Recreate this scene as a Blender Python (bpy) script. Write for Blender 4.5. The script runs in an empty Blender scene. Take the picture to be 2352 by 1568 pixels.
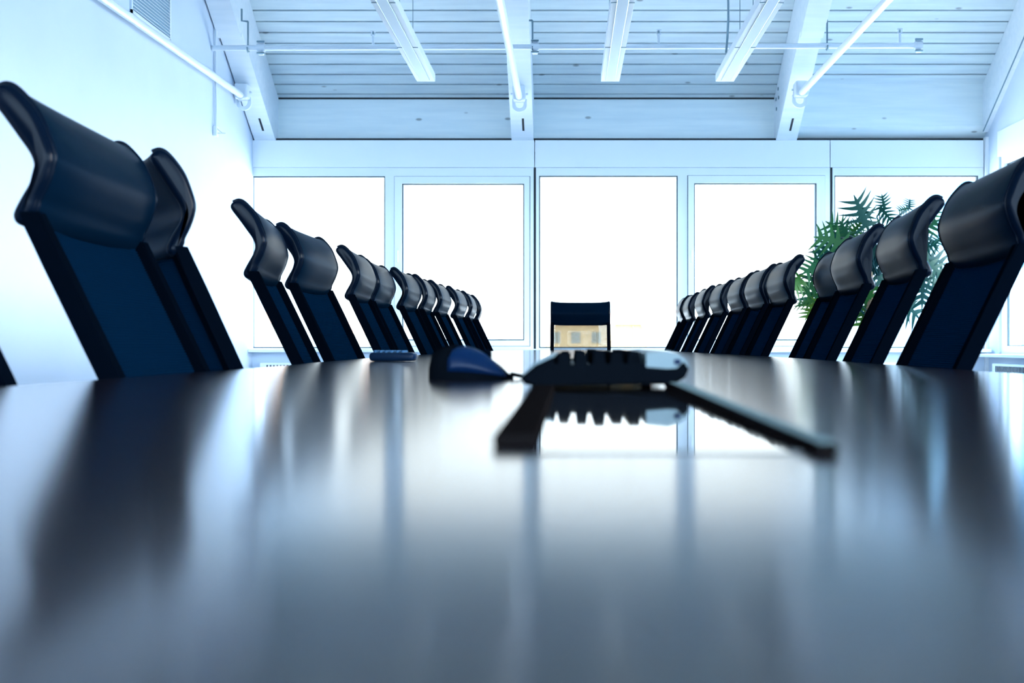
import bpy, bmesh, math, random
from mathutils import Vector, Matrix
random.seed(7)
PI = math.pi
scene = bpy.context.scene
COL = scene.collection

# ------------------------------------------------------------------ camera numbers
F = 2660.0                       # focal length in pixels of the 2352 px wide frame
VX, VY = 1305.5, 791.5           # where the room's length axis vanishes
CZ = 0.7796                      # camera height
TZ = 0.74                        # table top height

def at(x, y, Y):
    return Vector(((x - VX) * Y / F, Y, CZ + (VY - y) * Y / F))

# ------------------------------------------------------------------ materials
def mat(name, color, rough=0.5, metal=0.0, spec=0.5, noise=None, bump=None, coat=0.0, emit=None, sheen=0.0, trans=0.0):
    m = bpy.data.materials.new(name); m.use_nodes = True
    nt = m.node_tree; b = nt.nodes['Principled BSDF']
    b.inputs['Base Color'].default_value = (*color, 1)
    b.inputs['Roughness'].default_value = rough
    b.inputs['Metallic'].default_value = metal
    b.inputs['Specular IOR Level'].default_value = spec
    b.inputs['Coat Weight'].default_value = coat
    b.inputs['Sheen Weight'].default_value = sheen
    if noise or bump:
        tc = nt.nodes.new('ShaderNodeTexCoord')
        mp = nt.nodes.new('ShaderNodeMapping')
        nt.links.new(tc.outputs['Object'], mp.inputs['Vector'])
        n = nt.nodes.new('ShaderNodeTexNoise'); n.inputs['Detail'].default_value = 6
        nt.links.new(mp.outputs['Vector'], n.inputs['Vector'])
        src = noise or bump
        mp.inputs['Scale'].default_value = src['scale']
        n.inputs['Scale'].default_value = src.get('n', 1.0)
        if noise:
            r = nt.nodes.new('ShaderNodeValToRGB')
            r.color_ramp.elements[0].position = noise.get('lo', .35); r.color_ramp.elements[1].position = noise.get('hi', .65)
            r.color_ramp.elements[0].color = (*noise['c2'], 1); r.color_ramp.elements[1].color = (*color, 1)
            nt.links.new(n.outputs['Fac'], r.inputs['Fac']); nt.links.new(r.outputs['Color'], b.inputs['Base Color'])
        if bump:
            bp = nt.nodes.new('ShaderNodeBump'); bp.inputs['Strength'].default_value = bump['s']; bp.inputs['Distance'].default_value = bump.get('d', .002)
            nt.links.new(n.outputs['Fac'], bp.inputs['Height']); nt.links.new(bp.outputs['Normal'], b.inputs['Normal'])
    return m

M = {}
M['wall'] = mat('white_plaster', (.66, .74, .84), .7, noise=dict(scale=(1, 1, 1), n=2.2, c2=(.635, .715, .82)))
M['paint'] = mat('white_lacquer', (.90, .925, .94), .32)
M['frame'] = mat('white_window_paint', (.87, .90, .92), .35)
M['gasket'] = mat('dark_gasket', (.03, .06, .07), .5)
M['gap'] = mat('dark_joint', (.012, .02, .025), .7)
M['steel'] = mat('white_painted_steel', (.82, .86, .89), .28)
M['steelgrey'] = mat('grey_steel', (.22, .32, .36), .35, metal=.6)
M['lightbox'] = mat('white_luminaire_metal', (.66, .71, .75), .8, spec=.04)
M['diffuser'] = mat('pale_diffuser', (.58, .66, .72), .8, spec=.04)
M['floor'] = mat('pale_floor', (.12, .125, .13), .45, noise=dict(scale=(6, .6, 1), n=2, c2=(.10, .105, .11)))
M['leather'] = mat('black_leather', (.0006, .0050, .0125), .28, spec=.006, bump=dict(scale=(1, 1, 1), n=420, s=.03, d=.0004))
M['leather_edge'] = mat('black_leather_edge', (.0008, .003, .008), .18, spec=.045)
M['fabric'] = mat('navy_black_mesh', (.0005, .0068, .0185), .9, spec=.0)
M['rail'] = mat('black_plastic_rail', (.0006, .0016, .0036), .6, spec=.0)
M['chrome'] = mat('polished_metal', (.6, .62, .65), .2, metal=1)
M['plastic'] = mat('black_plastic', (.0018, .0026, .004), .5, spec=.0)
M['plasticgrey'] = mat('silver_grey_plastic', (.15, .185, .195), .5, spec=.08)
M['mouseblue'] = mat('glossy_blue_panel', (.001, .008, .030), .3, spec=.08)
M['remote'] = mat('dark_blue_plastic', (.003, .010, .026), .35, spec=.08)
M['button'] = mat('grey_blue_rubber', (.03, .08, .15), .4, spec=.15)
M['bar'] = mat('dark_bar', (.005, .004, .004), .7, spec=0)
M['bartop_lit'] = mat('lit_grey_bar_top', (.12, .16, .16), .6, spec=0)  # paler grey puts the light on the bar's top into the colour
M['ventblue'] = mat('vent_back', (.30, .45, .56), .6)
M['pot'] = mat('planter_grey', (.45, .47, .48), .4)
M['soil'] = mat('soil', (.05, .035, .02), .9)
M['bark'] = mat('brown_stem', (.16, .10, .05), .8, noise=dict(scale=(1, 1, 4), n=14, c2=(.08, .05, .03)))
M['facade'] = mat('ochre_render', (.21, .130, .055), .9)
M['facade2'] = mat('cream_render', (.22, .20, .165), .9)
M['facadewin'] = mat('facade_glass', (.085, .07, .045), .8)
M['rooftile'] = mat('brown_roof', (.30, .17, .11), .9)
M['ground'] = mat('pale_ground', (.55, .55, .52), .9)

def wood(name, c1, c2, knots=True):
    m = bpy.data.materials.new(name); m.use_nodes = True
    nt = m.node_tree; b = nt.nodes['Principled BSDF']; b.inputs['Roughness'].default_value = .42
    tc = nt.nodes.new('ShaderNodeTexCoord')
    mp = nt.nodes.new('ShaderNodeMapping'); mp.inputs['Scale'].default_value = (.7, 9, 9)
    nt.links.new(tc.outputs['Object'], mp.inputs['Vector'])
    n = nt.nodes.new('ShaderNodeTexNoise'); n.inputs['Scale'].default_value = 2.5; n.inputs['Detail'].default_value = 8
    nt.links.new(mp.outputs['Vector'], n.inputs['Vector'])
    r = nt.nodes.new('ShaderNodeValToRGB'); r.color_ramp.elements[0].position = .3; r.color_ramp.elements[1].position = .68
    r.color_ramp.elements[0].color = (*c2, 1); r.color_ramp.elements[1].color = (*c1, 1)
    nt.links.new(n.outputs['Fac'], r.inputs['Fac'])
    out = r.outputs['Color']
    if knots:
        mk = nt.nodes.new('ShaderNodeMapping'); mk.inputs['Scale'].default_value = (2.2, 5, 5)
        nt.links.new(tc.outputs['Object'], mk.inputs['Vector'])
        v = nt.nodes.new('ShaderNodeTexVoronoi'); v.inputs['Scale'].default_value = 1.3
        nt.links.new(mk.outputs['Vector'], v.inputs['Vector'])
        rk = nt.nodes.new('ShaderNodeValToRGB'); rk.color_ramp.elements[0].position = .05; rk.color_ramp.elements[1].position = .10
        rk.color_ramp.elements[0].color = (.45, .45, .45, 1); rk.color_ramp.elements[1].color = (1, 1, 1, 1)
        nt.links.new(v.outputs['Distance'], rk.inputs['Fac'])
        mx = nt.nodes.new('ShaderNodeMix'); mx.data_type = 'RGBA'; mx.blend_type = 'MULTIPLY'; mx.inputs[0].default_value = 1
        nt.links.new(out, mx.inputs[6]); nt.links.new(rk.outputs['Color'], mx.inputs[7]); out = mx.outputs[2]
    nt.links.new(out, b.inputs['Base Color'])
    return m
M['board'] = wood('whitewashed_board', (.75, .83, .83), (.63, .71, .735))
M['fascia'] = wood('whitewashed_fascia', (.86, .92, .90), (.76, .84, .84))
M['beam'] = wood('white_glulam', (.88, .91, .93), (.80, .85, .88), False)

def table_mat():
    m = bpy.data.materials.new('dark_polished_table'); m.use_nodes = True
    nt = m.node_tree; b = nt.nodes['Principled BSDF']
    tc = nt.nodes.new('ShaderNodeTexCoord'); mp = nt.nodes.new('ShaderNodeMapping'); mp.inputs['Scale'].default_value = (40, 1.2, 1)
    nt.links.new(tc.outputs['Object'], mp.inputs['Vector'])
    n = nt.nodes.new('ShaderNodeTexNoise'); n.inputs['Scale'].default_value = 2; n.inputs['Detail'].default_value = 5
    nt.links.new(mp.outputs['Vector'], n.inputs['Vector'])
    r = nt.nodes.new('ShaderNodeValToRGB')
    r.color_ramp.elements[0].color = (.006, .003, .004, 1); r.color_ramp.elements[1].color = (.010, .006, .007, 1)
    nt.links.new(n.outputs['Fac'], r.inputs['Fac']); nt.links.new(r.outputs['Color'], b.inputs['Base Color'])
    b.inputs['Roughness'].default_value = TABLE_ROUGH
    b.inputs['IOR'].default_value = 1.5; b.inputs['Specular IOR Level'].default_value = .18
    return m
TABLE_ROUGH = .14
M['table'] = table_mat()

def glass_mat(name, tint=(1, 1, 1), refl=1.0, rough=0.0):
    m = bpy.data.materials.new(name); m.use_nodes = True
    nt = m.node_tree; nt.nodes.clear()
    o = nt.nodes.new('ShaderNodeOutputMaterial'); mx = nt.nodes.new('ShaderNodeMixShader')
    t = nt.nodes.new('ShaderNodeBsdfTransparent'); t.inputs['Color'].default_value = (*tint, 1)
    g = nt.nodes.new('ShaderNodeBsdfGlossy'); g.inputs['Roughness'].default_value = rough
    f = nt.nodes.new('ShaderNodeFresnel')
    ge = nt.nodes.new('ShaderNodeNewGeometry'); mi = nt.nodes.new('ShaderNodeMix'); mi.data_type = 'FLOAT'
    mi.inputs[2].default_value = 1.45; mi.inputs[3].default_value = 1 / 1.45          # thin pane: same reflectance from both faces
    nt.links.new(ge.outputs['Backfacing'], mi.inputs[0]); nt.links.new(mi.outputs[0], f.inputs['IOR'])
    nt.links.new(f.outputs['Fac'], mx.inputs['Fac']); nt.links.new(t.outputs[0], mx.inputs[1]); nt.links.new(g.outputs[0], mx.inputs[2])
    nt.links.new(mx.outputs[0], o.inputs['Surface'])
    return m
M['glass'] = glass_mat('window_glass', (.97, .985, .985))
M['acrylic'] = mat('polished_clear_panel', (.012, .012, .013), .03, spec=.7)

def leaf_mat():
    m = bpy.data.materials.new('green_leaf'); m.use_nodes = True
    nt = m.node_tree; b = nt.nodes['Principled BSDF']; o = nt.nodes['Material Output']
    a = nt.nodes.new('ShaderNodeAttribute'); a.attribute_name = 'tint'
    r = nt.nodes.new('ShaderNodeValToRGB')
    e = r.color_ramp.elements
    e[0].color = (.002, .035, .040, 1); e[1].color = (.10, .15, .012, 1)
    e.new(.35).color = (.004, .05, .032, 1); e.new(.7).color = (.016, .085, .012, 1)
    nt.links.new(a.outputs['Fac'], r.inputs['Fac']); nt.links.new(r.outputs['Color'], b.inputs['Base Color'])
    b.inputs['Roughness'].default_value = .5; b.inputs['Specular IOR Level'].default_value = .2
    tr = nt.nodes.new('ShaderNodeBsdfTranslucent'); nt.links.new(r.outputs['Color'], tr.inputs['Color'])
    mx = nt.nodes.new('ShaderNodeMixShader'); mx.inputs['Fac'].default_value = .22
    nt.links.new(b.outputs[0], mx.inputs[1]); nt.links.new(tr.outputs[0], mx.inputs[2]); nt.links.new(mx.outputs[0], o.inputs['Surface'])
    return m
M['leaf'] = leaf_mat()

# ------------------------------------------------------------------ mesh helpers
def box(bm, x0, x1, y0, y1, z0, z1):
    v = [bm.verts.new(p) for p in ((x0, y0, z0), (x1, y0, z0), (x1, y1, z0), (x0, y1, z0), (x0, y0, z1), (x1, y0, z1), (x1, y1, z1), (x0, y1, z1))]
    for f in ((0, 3, 2, 1), (4, 5, 6, 7), (0, 1, 5, 4), (1, 2, 6, 5), (2, 3, 7, 6), (3, 0, 4, 7)):
        bm.faces.new([v[i] for i in f])
    return v

def bbox(bm, x0, x1, y0, y1, z0, z1, r=.004, seg=2):
    v = box(bm, x0, x1, y0, y1, z0, z1)
    es = list({e for q in v for e in q.link_edges})
    bmesh.ops.bevel(bm, geom=es, offset=r, segments=seg, affect='EDGES', profile=.5)

def tube(bm, pts, r, n=12, cap=True):
    pts = [Vector(p) for p in pts]
    rs = r if isinstance(r, (list, tuple)) else [r] * len(pts)
    rings = []
    up = None
    for i, p in enumerate(pts):
        d = (pts[min(i + 1, len(pts) - 1)] - pts[max(i - 1, 0)]).normalized()
        if up is None:
            up = Vector((0, 0, 1)) if abs(d.z) < .9 else Vector((1, 0, 0))
        a = d.cross(up).normalized(); b = a.cross(d).normalized(); up = b
        rings.append([bm.verts.new(p + (a * math.cos(2 * PI * k / n) + b * math.sin(2 * PI * k / n)) * rs[i]) for k in range(n)])
    for i in range(len(rings) - 1):
        for k in range(n):
            bm.faces.new((rings[i][k], rings[i + 1][k], rings[i + 1][(k + 1) % n], rings[i][(k + 1) % n]))
    if cap:
        bm.faces.new(rings[0]); bm.faces.new(rings[-1][::-1])

def prism(bm, poly, axis, a, b):
    """poly of (p, q) swept along axis from a to b: axis x -> (p,q)=(y,z); y -> (x,z); z -> (x,y)"""
    mk = {'x': lambda p, t: (t, p[0], p[1]), 'y': lambda p, t: (p[0], t, p[1]), 'z': lambda p, t: (p[0], p[1], t)}[axis]
    A = [bm.verts.new(mk(p, a)) for p in poly]; B = [bm.verts.new(mk(p, b)) for p in poly]
    n = len(poly)
    for i in range(n):
        bm.faces.new((A[i], A[(i + 1) % n], B[(i + 1) % n], B[i]))
    bm.faces.new(A[::-1]); bm.faces.new(B)

def spline(pts, k=5, closed=True):
    out = []; n = len(pts)
    rng = range(n) if closed else range(n - 1)
    for i in rng:
        if closed: p = [pts[(i + j) % n] for j in (-1, 0, 1, 2)]
        else: p = [pts[max(0, min(n - 1, i + j))] for j in (-1, 0, 1, 2)]
        for s in range(k):
            t = s / k
            out.append(tuple(.5 * ((2 * b) + (-a + c) * t + (2 * a - 5 * b + 4 * c - d) * t * t + (-a + 3 * b - 3 * c + d) * t ** 3)
                             for a, b, c, d in zip(*p)))
    if not closed: out.append(tuple(pts[-1]))
    return out

def obj(name, bm, m, parent=None, smooth=None, kind=None):
    bmesh.ops.recalc_face_normals(bm, faces=bm.faces)
    me = bpy.data.meshes.new(name); bm.to_mesh(me); bm.free()
    if m: me.materials.append(M[m])
    if smooth is not None:
        for p in me.polygons: p.use_smooth = True
        me.set_sharp_from_angle(angle=math.radians(smooth))
    o = bpy.data.objects.new(name, me); COL.objects.link(o)
    if parent: o.parent = parent
    if kind: o['kind'] = kind
    return o

def tag(o, label, cat, group=None, kind=None):
    o['label'] = label; o['category'] = cat
    if group: o['group'] = group
    if kind: o['kind'] = kind
    return o

def thing(name, label, cat, loc=(0, 0, 0), rz=0, group=None, kind=None):
    o = bpy.data.objects.new(name, None); COL.objects.link(o)
    o.location = loc; o.rotation_euler = (0, 0, rz); o.empty_display_size = .1
    return tag(o, label, cat, group, kind)

def NB(): return bmesh.new()

def copy_tree(o, parent=None):
    c = o.copy(); COL.objects.link(c)
    if parent: c.parent = parent
    for ch in list(KIDS.get(o.name, ())):
        k = copy_tree(ch, c)
    return c
KIDS = {}
def reg(root):
    """remember children for copying"""
    for o in list(COL.objects):
        if o.parent: KIDS.setdefault(o.parent.name, [])
    for o in list(COL.objects):
        if o.parent and o not in KIDS[o.parent.name]: KIDS[o.parent.name].append(o)

# ------------------------------------------------------------------ the room shell
WY = 10.40                        # inner face of the window wall
XL, XR = -2.835, 3.76
RY = -3.60                        # rear wall
RIDGE_Y = 3.46
SL = .634
def ceil_z(y):                    # underside of the boards
    if y >= RIDGE_Y: return CZ + 2.24 + SL * (10.52 - y)
    return CZ + 2.24 + SL * (10.52 - RIDGE_Y) - SL * (RIDGE_Y - y)
def under_z(y): return CZ + 1.84 + .64 * (10.40 - y)

def struct(name, bm, m, label=None, cat=None, parent=None, smooth=None):
    o = obj(name, bm, m, parent, smooth)
    if not parent:
        o['kind'] = 'structure'
        if label: o['label'] = label
        if cat: o['category'] = cat
    return o

b = NB(); box(b, XL - .3, XR + .4, RY - .3, WY + .5, -.12, 0)
struct('floor', b, 'floor', 'pale floor of the meeting room', 'floor')

# left gable wall
b = NB()
prism(b, [(RY - .3, 0), (WY + .4, 0), (WY + .4, ceil_z(WY + .4) + .3), (RIDGE_Y, ceil_z(RIDGE_Y) + .3), (RY - .3, ceil_z(RY - .3) + .3)], 'x', XL - .25, XL)
struct('wall_left', b, 'wall', 'tall plain white wall on the left with a ventilation grille', 'wall')

# back wall: parapet, header panel
b = NB()
box(b, XL, XR + .3, WY, WY + .30, 0, .735)
struct('wall_back', b, 'wall', 'low white parapet wall below the five windows', 'wall')
def wz(y): return CZ + (VY - y) * WY / F
def wx(x): return (x - VX) * WY / F
b = NB(); box(b, XL, wx(1227), WY, WY + .28, wz(384), wz(322)); box(b, wx(1229), wx(1906), WY, WY + .28, wz(384), wz(322)); box(b, wx(1908), wx(2259), WY, WY + .28, wz(384), wz(322))
for i in range(23):
    x = 592 + i * 87 - 87 * .3
    if x < 2240:
        c = at(x, 380, WY); tube(b, [(c.x, WY + .001, c.z), (c.x, WY - .003, c.z)], .006, 8)
struct('trim_1', b, 'paint', 'smooth white header panel running above the windows', 'header panel')
b = NB(); box(b, XL, XR, WY + .03, WY + .10, wz(321.6), wz(321.6) + .022)  # dark-coloured strip stands in for the shade inside the gap
struct('trim_2', b, 'gap', 'thin dark strip painted as the shadow gap between header panel and fascia boards', 'joint')
# fascia boards between the beams
FY = 10.52
zb = wz(321.6) + .012
b = NB(); box(b, XL, -.50, FY, FY + .1, zb - .1, CZ + 2.30)
struct('trim_3', b, 'fascia', 'whitewashed wooden fascia board between the left and middle roof beams', 'fascia board')
b = NB(); box(b, -.32, 1.88, FY, FY + .1, zb - .1, CZ + 2.30)
struct('trim_4', b, 'fascia', 'whitewashed wooden fascia board between the middle and right roof beams', 'fascia board')
b = NB(); prism(b, [(10.37, CZ + 1.955), (10.50, CZ + 1.85), (10.6, CZ + 1.85), (10.6, CZ + 2.42), (10.37, CZ + 2.42)], 'x', 2.04, XR)
struct('trim_5', b, 'fascia', 'thick whitewashed fascia board right of the right roof beam', 'fascia board')
b = NB(); box(b, XL, 2.04, FY - .006, FY + .02, ceil_z(FY) - .012, ceil_z(FY) + .01)
struct('trim_14', b, 'gap', 'dark joint where fascia boards meet the sloping ceiling', 'joint')
b = NB(); box(b, XL, XR + .3, 10.62, 10.75, 2.3, CZ + 2.6)
struct('trim_6', b, 'wall')

# ceiling boards: one mesh of separate boards on a dark backing
b = NB()
th = math.atan(SL); ct, sn = math.cos(th), math.sin(th)
def slope_boards(sgn):
    n = 0; pitch = .1215; gap = .016
    y0 = 10.60 if sgn > 0 else RY - .1
    L = abs(y0 - RIDGE_Y) / ct
    s = .03 if sgn > 0 else 0
    while s < L - .05:
        e = min(s + pitch - gap, L)
        pts = []
        for (ss, up) in ((s, 0), (e, 0), (e, .02), (s, .02)):
            y = y0 - sgn * ss * ct; z = ceil_z(y0) + ss * sn
            pts.append((y - 0 + sgn * up * sn * 1.0, z + up * ct))
        prism(b, pts, 'x', XL - .05, XR + .25)
        s += pitch
slope_boards(1); slope_boards(-1)
struct('ceiling', b, 'board', 'sloping ceiling of whitewashed horizontal boards', 'ceiling')
b = NB()
o_ = .021 / ct
prism(b, [(10.95, ceil_z(10.95) + o_), (RIDGE_Y, ceil_z(RIDGE_Y) + o_), (RY - .4, ceil_z(RY - .4) + o_), (RY - .4, ceil_z(RY - .4) + .3), (RIDGE_Y, ceil_z(RIDGE_Y) + .3), (10.95, ceil_z(10.95) + .3)], 'x', XL - .3, XR + .4)
struct('trim_7', b, 'gap', 'dark roof backing behind the ceiling boards', 'roof')

# right wall: gable panel above, window band below, posts
def right_wall():
    b = NB()
    zt = 2.42
    poly = [(10.62, zt + .22), (10.62, ceil_z(10.62) + .3), (RIDGE_Y, ceil_z(RIDGE_Y) + .3), (RY - .3, ceil_z(RY - .3) + .3), (RY - .3, zt + .22)]
    prism(b, poly, 'x', XR, XR + .2)
    box(b, XR, XR + .2, RY - .3, 10.4, 0, .70)
    for y0, y1 in ((10.12, 10.62), (7.55, 7.75), (5.05, 5.25), (2.55, 2.75), (.05, .25), (-2.45, -2.25), (RY - .3, RY + .2)):
        box(b, XR, XR + .2, y0, y1, .70, zt + .22)
    return struct('wall_right', b, 'wall', 'white right wall with a band of windows under the sloping gable', 'wall')
right_wall()
b = NB(); box(b, XR - .012, XR + .16, RY + .2, 10.12, 2.421, 2.639)
struct('trim_8', b, 'paint', 'white lintel above the right side windows', 'lintel')
# rear wall with windows, behind the camera
b = NB()
box(b, XL, XR + .2, RY - .25, RY, 0, .75); box(b, XL, XR + .2, RY - .25, RY, 2.95, CZ + 2.6)
for x in (XL, -1.5, -.15, 1.2, 2.55, XR - .05):
    box(b, x, x + .12, RY - .25, RY, .75, 2.95)
struct('wall_rear', b, 'wall', 'white wall behind the viewer with a band of windows', 'wall')

# ------------------------------------------------------------------ windows of the back wall
def frame_rect(b, x0, x1, z0, z1, w0, w1, wt, wb, y0, y1):
    box(b, x0, x0 + w0, y0, y1, z0, z1); box(b, x1 - w1, x1, y0, y1, z0, z1)
    box(b, x0 + w0, x1 - w1, y0, y1, z1 - wt, z1); box(b, x0 + w0, x1 - w1, y0, y1, z0, z0 + wb)
ZB = .735
def fixed_window(n, xa, xb, pa, pb, ptop, label):
    X0, X1, P0, P1 = wx(xa), wx(xb), wx(pa), wx(pb)
    z1 = wz(384.5)
    b = NB(); frame_rect(b, X0, X1, ZB, z1, P0 - X0, X1 - P1, z1 - wz(ptop), wz(799) - ZB, WY + .01, WY + .11)
    fr = struct('window_%d' % n, b, 'frame', label, 'window')
    g = NB(); t = .011
    frame_rect(g, P0 - .001, P1 + .001, wz(799) - .001, wz(ptop) + .001, t, t, t, t, WY + .02, WY + .06)
    obj('gasket', g, 'gasket', fr)
    p = NB(); box(p, P0, P1, WY + .05, WY + .056, wz(799), wz(ptop)); obj('pane', p, 'glass', fr)
    return fr
def sash_window(n, xa, xb, sa, sb, pa, pb, stop, ptop, label, handle):
    X0, X1, S0, S1, P0, P1 = map(wx, (xa, xb, sa, sb, pa, pb))
    z1 = wz(384.5)
    b = NB(); frame_rect(b, X0, X1, ZB, z1, S0 - X0, X1 - S1, z1 - wz(stop), .03, WY + .01, WY + .11)
    fr = struct('window_%d' % n, b, 'frame', label, 'window')
    s = NB(); frame_rect(s, S0 + .006, S1 - .006, ZB + .034, wz(stop) - .006, P0 - S0 - .006, S1 - P1 - .006, wz(stop) - wz(ptop) - .006, .05, WY - .012, WY + .09)
    sash = obj('sash', s, 'frame', fr)
    k = NB(); frame_rect(k, S0 - .001, S1 + .001, ZB + .028, wz(stop) + .001, .008, .008, .008, .008, WY + .012, WY + .03); obj('gasket', k, 'gasket', fr)
    g = NB(); t = .011
    frame_rect(g, P0 - .001, P1 + .001, ZB + .083, wz(ptop) + .001, t, t, t, t, WY + .01, WY + .06)
    obj('gasket', g, 'gasket', sash)
    p = NB(); box(p, P0, P1, WY + .05, WY + .056, ZB + .08, wz(ptop)); obj('pane', p, 'glass', sash)
    h = NB(); hx = (S0 + P0) / 2 if handle == 'l' else (S1 + P1) / 2
    hz = wz(578); box(h, hx - .012, hx + .012, WY - .02, WY - .012, hz - .03, hz + .03); tube(h, [(hx, WY - .012, hz), (hx, WY - .05, hz)], .007, 8)
    bbox(h, hx - .008, hx + .008, WY - .06, WY - .045, hz - .10, hz + .012, .004)
    obj('handle', h, 'steel', sash)
fixed_window(1, 574.5, 894, 578, 884, 404, 'leftmost fixed window in the corner beside the left wall')
sash_window(2, 894, 1225.5, 905, 1218, 923, 1204, 404, 421.5, 'opening window left of the middle dark joint, with a sash frame', 'l')
fixed_window(3, 1231, 1568.5, 1238, 1557, 403, 'middle fixed window behind the empty head chair')
sash_window(4, 1568.5, 1907, 1579, 1896, 1594, 1876, 402, 420.5, 'opening window left of the leafy plant, with a sash frame', 'l')
fixed_window(5, 1913, 2259.5, 1917, 2248, 402.5, 'rightmost fixed window behind the leafy plant')
for n, x in ((9, 1228.2), (10, 1910)):
    b = NB(); box(b, wx(x) - .011, wx(x) + .011, WY + .02, WY + .1, ZB, wz(383))
    struct('trim_%d' % n, b, 'gap', 'dark vertical joint between two window units, %s' % ('in the middle of the wall' if n == 9 else 'beside the leafy plant'), 'joint')
b = NB(); bbox(b, XL + .002, XR - .02, WY - .17, WY + .008, .712, .742, .006)
sill = struct('trim_11', b, 'paint', 'long white window sill under the back windows', 'sill')
# corner post right of window 5
b = NB(); box(b, wx(2261), wx(2276), WY - .04, WY + .2, 0, CZ + 1.86); 
struct('trim_12', b, 'paint', 'slim white corner strip at the right end of the windows', 'trim')
# windows of the right wall
yy = [(7.75, 10.12), (5.25, 7.55), (2.75, 5.05), (.25, 2.55), (-2.25, .05)]
for i, (y0, y1) in enumerate(yy):
    b = NB(); X = XR + .05
    def fr(bm, y0, y1, z0, z1, w, x0, x1):
        box(bm, x0, x1, y0, y0 + w, z0, z1); box(bm, x0, x1, y1 - w, y1, z0, z1); box(bm, x0, x1, y0 + w, y1 - w, z0, z0 + w); box(bm, x0, x1, y0 + w, y1 - w, z1 - w, z1)
    fr(b, y0, y1, .70, 2.42, .07, XR + .02, XR + .10)
    ym = (y0 + y1) / 2; box(b, XR + .02, XR + .10, ym - .04, ym + .04, .77, 2.35)
    w_ = struct('window_%d' % (6 + i), b, 'frame', ['side window in the right wall nearest the plant corner', 'second side window from the plant corner', 'third side window from the plant corner', 'fourth side window from the plant corner', 'fifth side window from the plant corner'][i], 'window')
    g = NB(); fr(g, y0 + .069, ym - .039, .769, 2.351, .008, XR + .05, XR + .07); fr(g, ym + .039, y1 - .069, .769, 2.351, .008, XR + .05, XR + .07); obj('gasket', g, 'gasket', w_)
    p = NB(); box(p, XR + .055, XR + .061, y0 + .07, ym - .04, .77, 2.35); box(p, XR + .055, XR + .061, ym + .04, y1 - .07, .77, 2.35); obj('pane', p, 'glass', w_)
b = NB(); bbox(b, XR - .16, XR + .02, RY + .1, WY - .19, .672, .70, .006)
struct('trim_13', b, 'paint', 'white window sill along the right wall', 'sill')

# convector casings below the sills
def convector(name, label, x0, x1, y0, y1, axis):
    t = thing(name, label, 'heater', ((x0 + x1) / 2, (y0 + y1) / 2, 0), 0, 'convector heaters under the windows')
    cx, cy = (x0 + x1) / 2, (y0 + y1) / 2
    b = NB(); bbox(b, x0 - cx, x1 - cx, y0 - cy, y1 - cy, .08, .62, .006); obj('casing', b, 'paint', t)
    b = NB()
    if axis == 'x':
        n = int((x1 - x0) / .03)
        for i in range(2, n - 2): box(b, x0 - cx + i * .03, x0 - cx + i * .03 + .014, y0 - cy - .003, y0 - cy + .002, .54, .60)
    else:
        n = int((y1 - y0) / .03)
        for i in range(2, n - 2): box(b, x0 - cx - .003, x0 - cx + .002, y0 - cy + i * .03, y0 - cy + i * .03 + .014, .54, .60)
    obj('grille', b, 'gap', t)
    b = NB(); box(b, x0 - cx + .02, x1 - cx - .02, y0 - cy + .02, y1 - cy - .02, 0, .08); obj('plinth', b, 'gap', t)
convector('convector_heater', 'long white convector heater under the back windows', XL + .1, XR - .3, WY - .14, WY - .002, 'x')
convector('convector_heater', 'white convector heater with a slotted grille under the right windows', XR - .14, XR - .002, .5, 9.9, 'y')

# ------------------------------------------------------------------ roof beams
def roof_beam(xa, xb, label):
    b = NB()
    st = 9.33
    lo = [(10.56, under_z(10.56) + .02), (10.40, under_z(10.40)), (st, under_z(st)), (st, under_z(st) - .055), (RIDGE_Y, under_z(RIDGE_Y) - .055)]
    rear = [(st - 0, 0)]
    mir = lambda y: 2 * RIDGE_Y - y
    poly = lo + [(mir(st), under_z(st) - .055), (mir(10.3), under_z(10.3) - .02), (mir(10.40), ceil_z(10.40)), (RIDGE_Y, ceil_z(RIDGE_Y) - .005), (10.56, ceil_z(10.56) - .005)]
    prism(b, poly, 'x', xa, xb)
    return b
BEAMS = [(XL + .014, -2.632, 'white glued roof beam running up against the left wall'),
         (-.510, -.313, 'white glued roof beam in the middle of the ceiling'),
         (1.869, 2.052, 'white glued roof beam right of the three lamps, with dark bolts')]
for xa, xb, lab in BEAMS:
    r = obj('roof_beam', roof_beam(xa, xb, lab), 'beam'); tag(r, lab, 'beam', 'roof beams', 'structure')
    xm = (xa + xb) / 2
    b = NB(); y0 = 10.17; y1 = 10.30
    pts = [(y, under_z(y) - .002) for y in (y0, y1)]
    prism(b, [(y0, under_z(y0) - .003), (y1, under_z(y1) - .003), (y1, under_z(y1) + .02), (y0, under_z(y0) + .02)], 'x', xm - .009 + .012, xm + .009 + .012)
    obj('slot', b, 'gap', r)
    if xa > 1:
        for (px, py) in ((1788, 204), (1783, 228), (1789, 224), (1784, 250)):
            yb = F * 1.869 / (px - VX); z = CZ + (VY - py) * yb / F
            yb = min(yb, 10.45)
            k = NB(); tube(k, [(xa - .006, yb, z), (xa + .01, yb, z)], .016, 12); obj('bolt', k, 'steelgrey', r)
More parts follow.
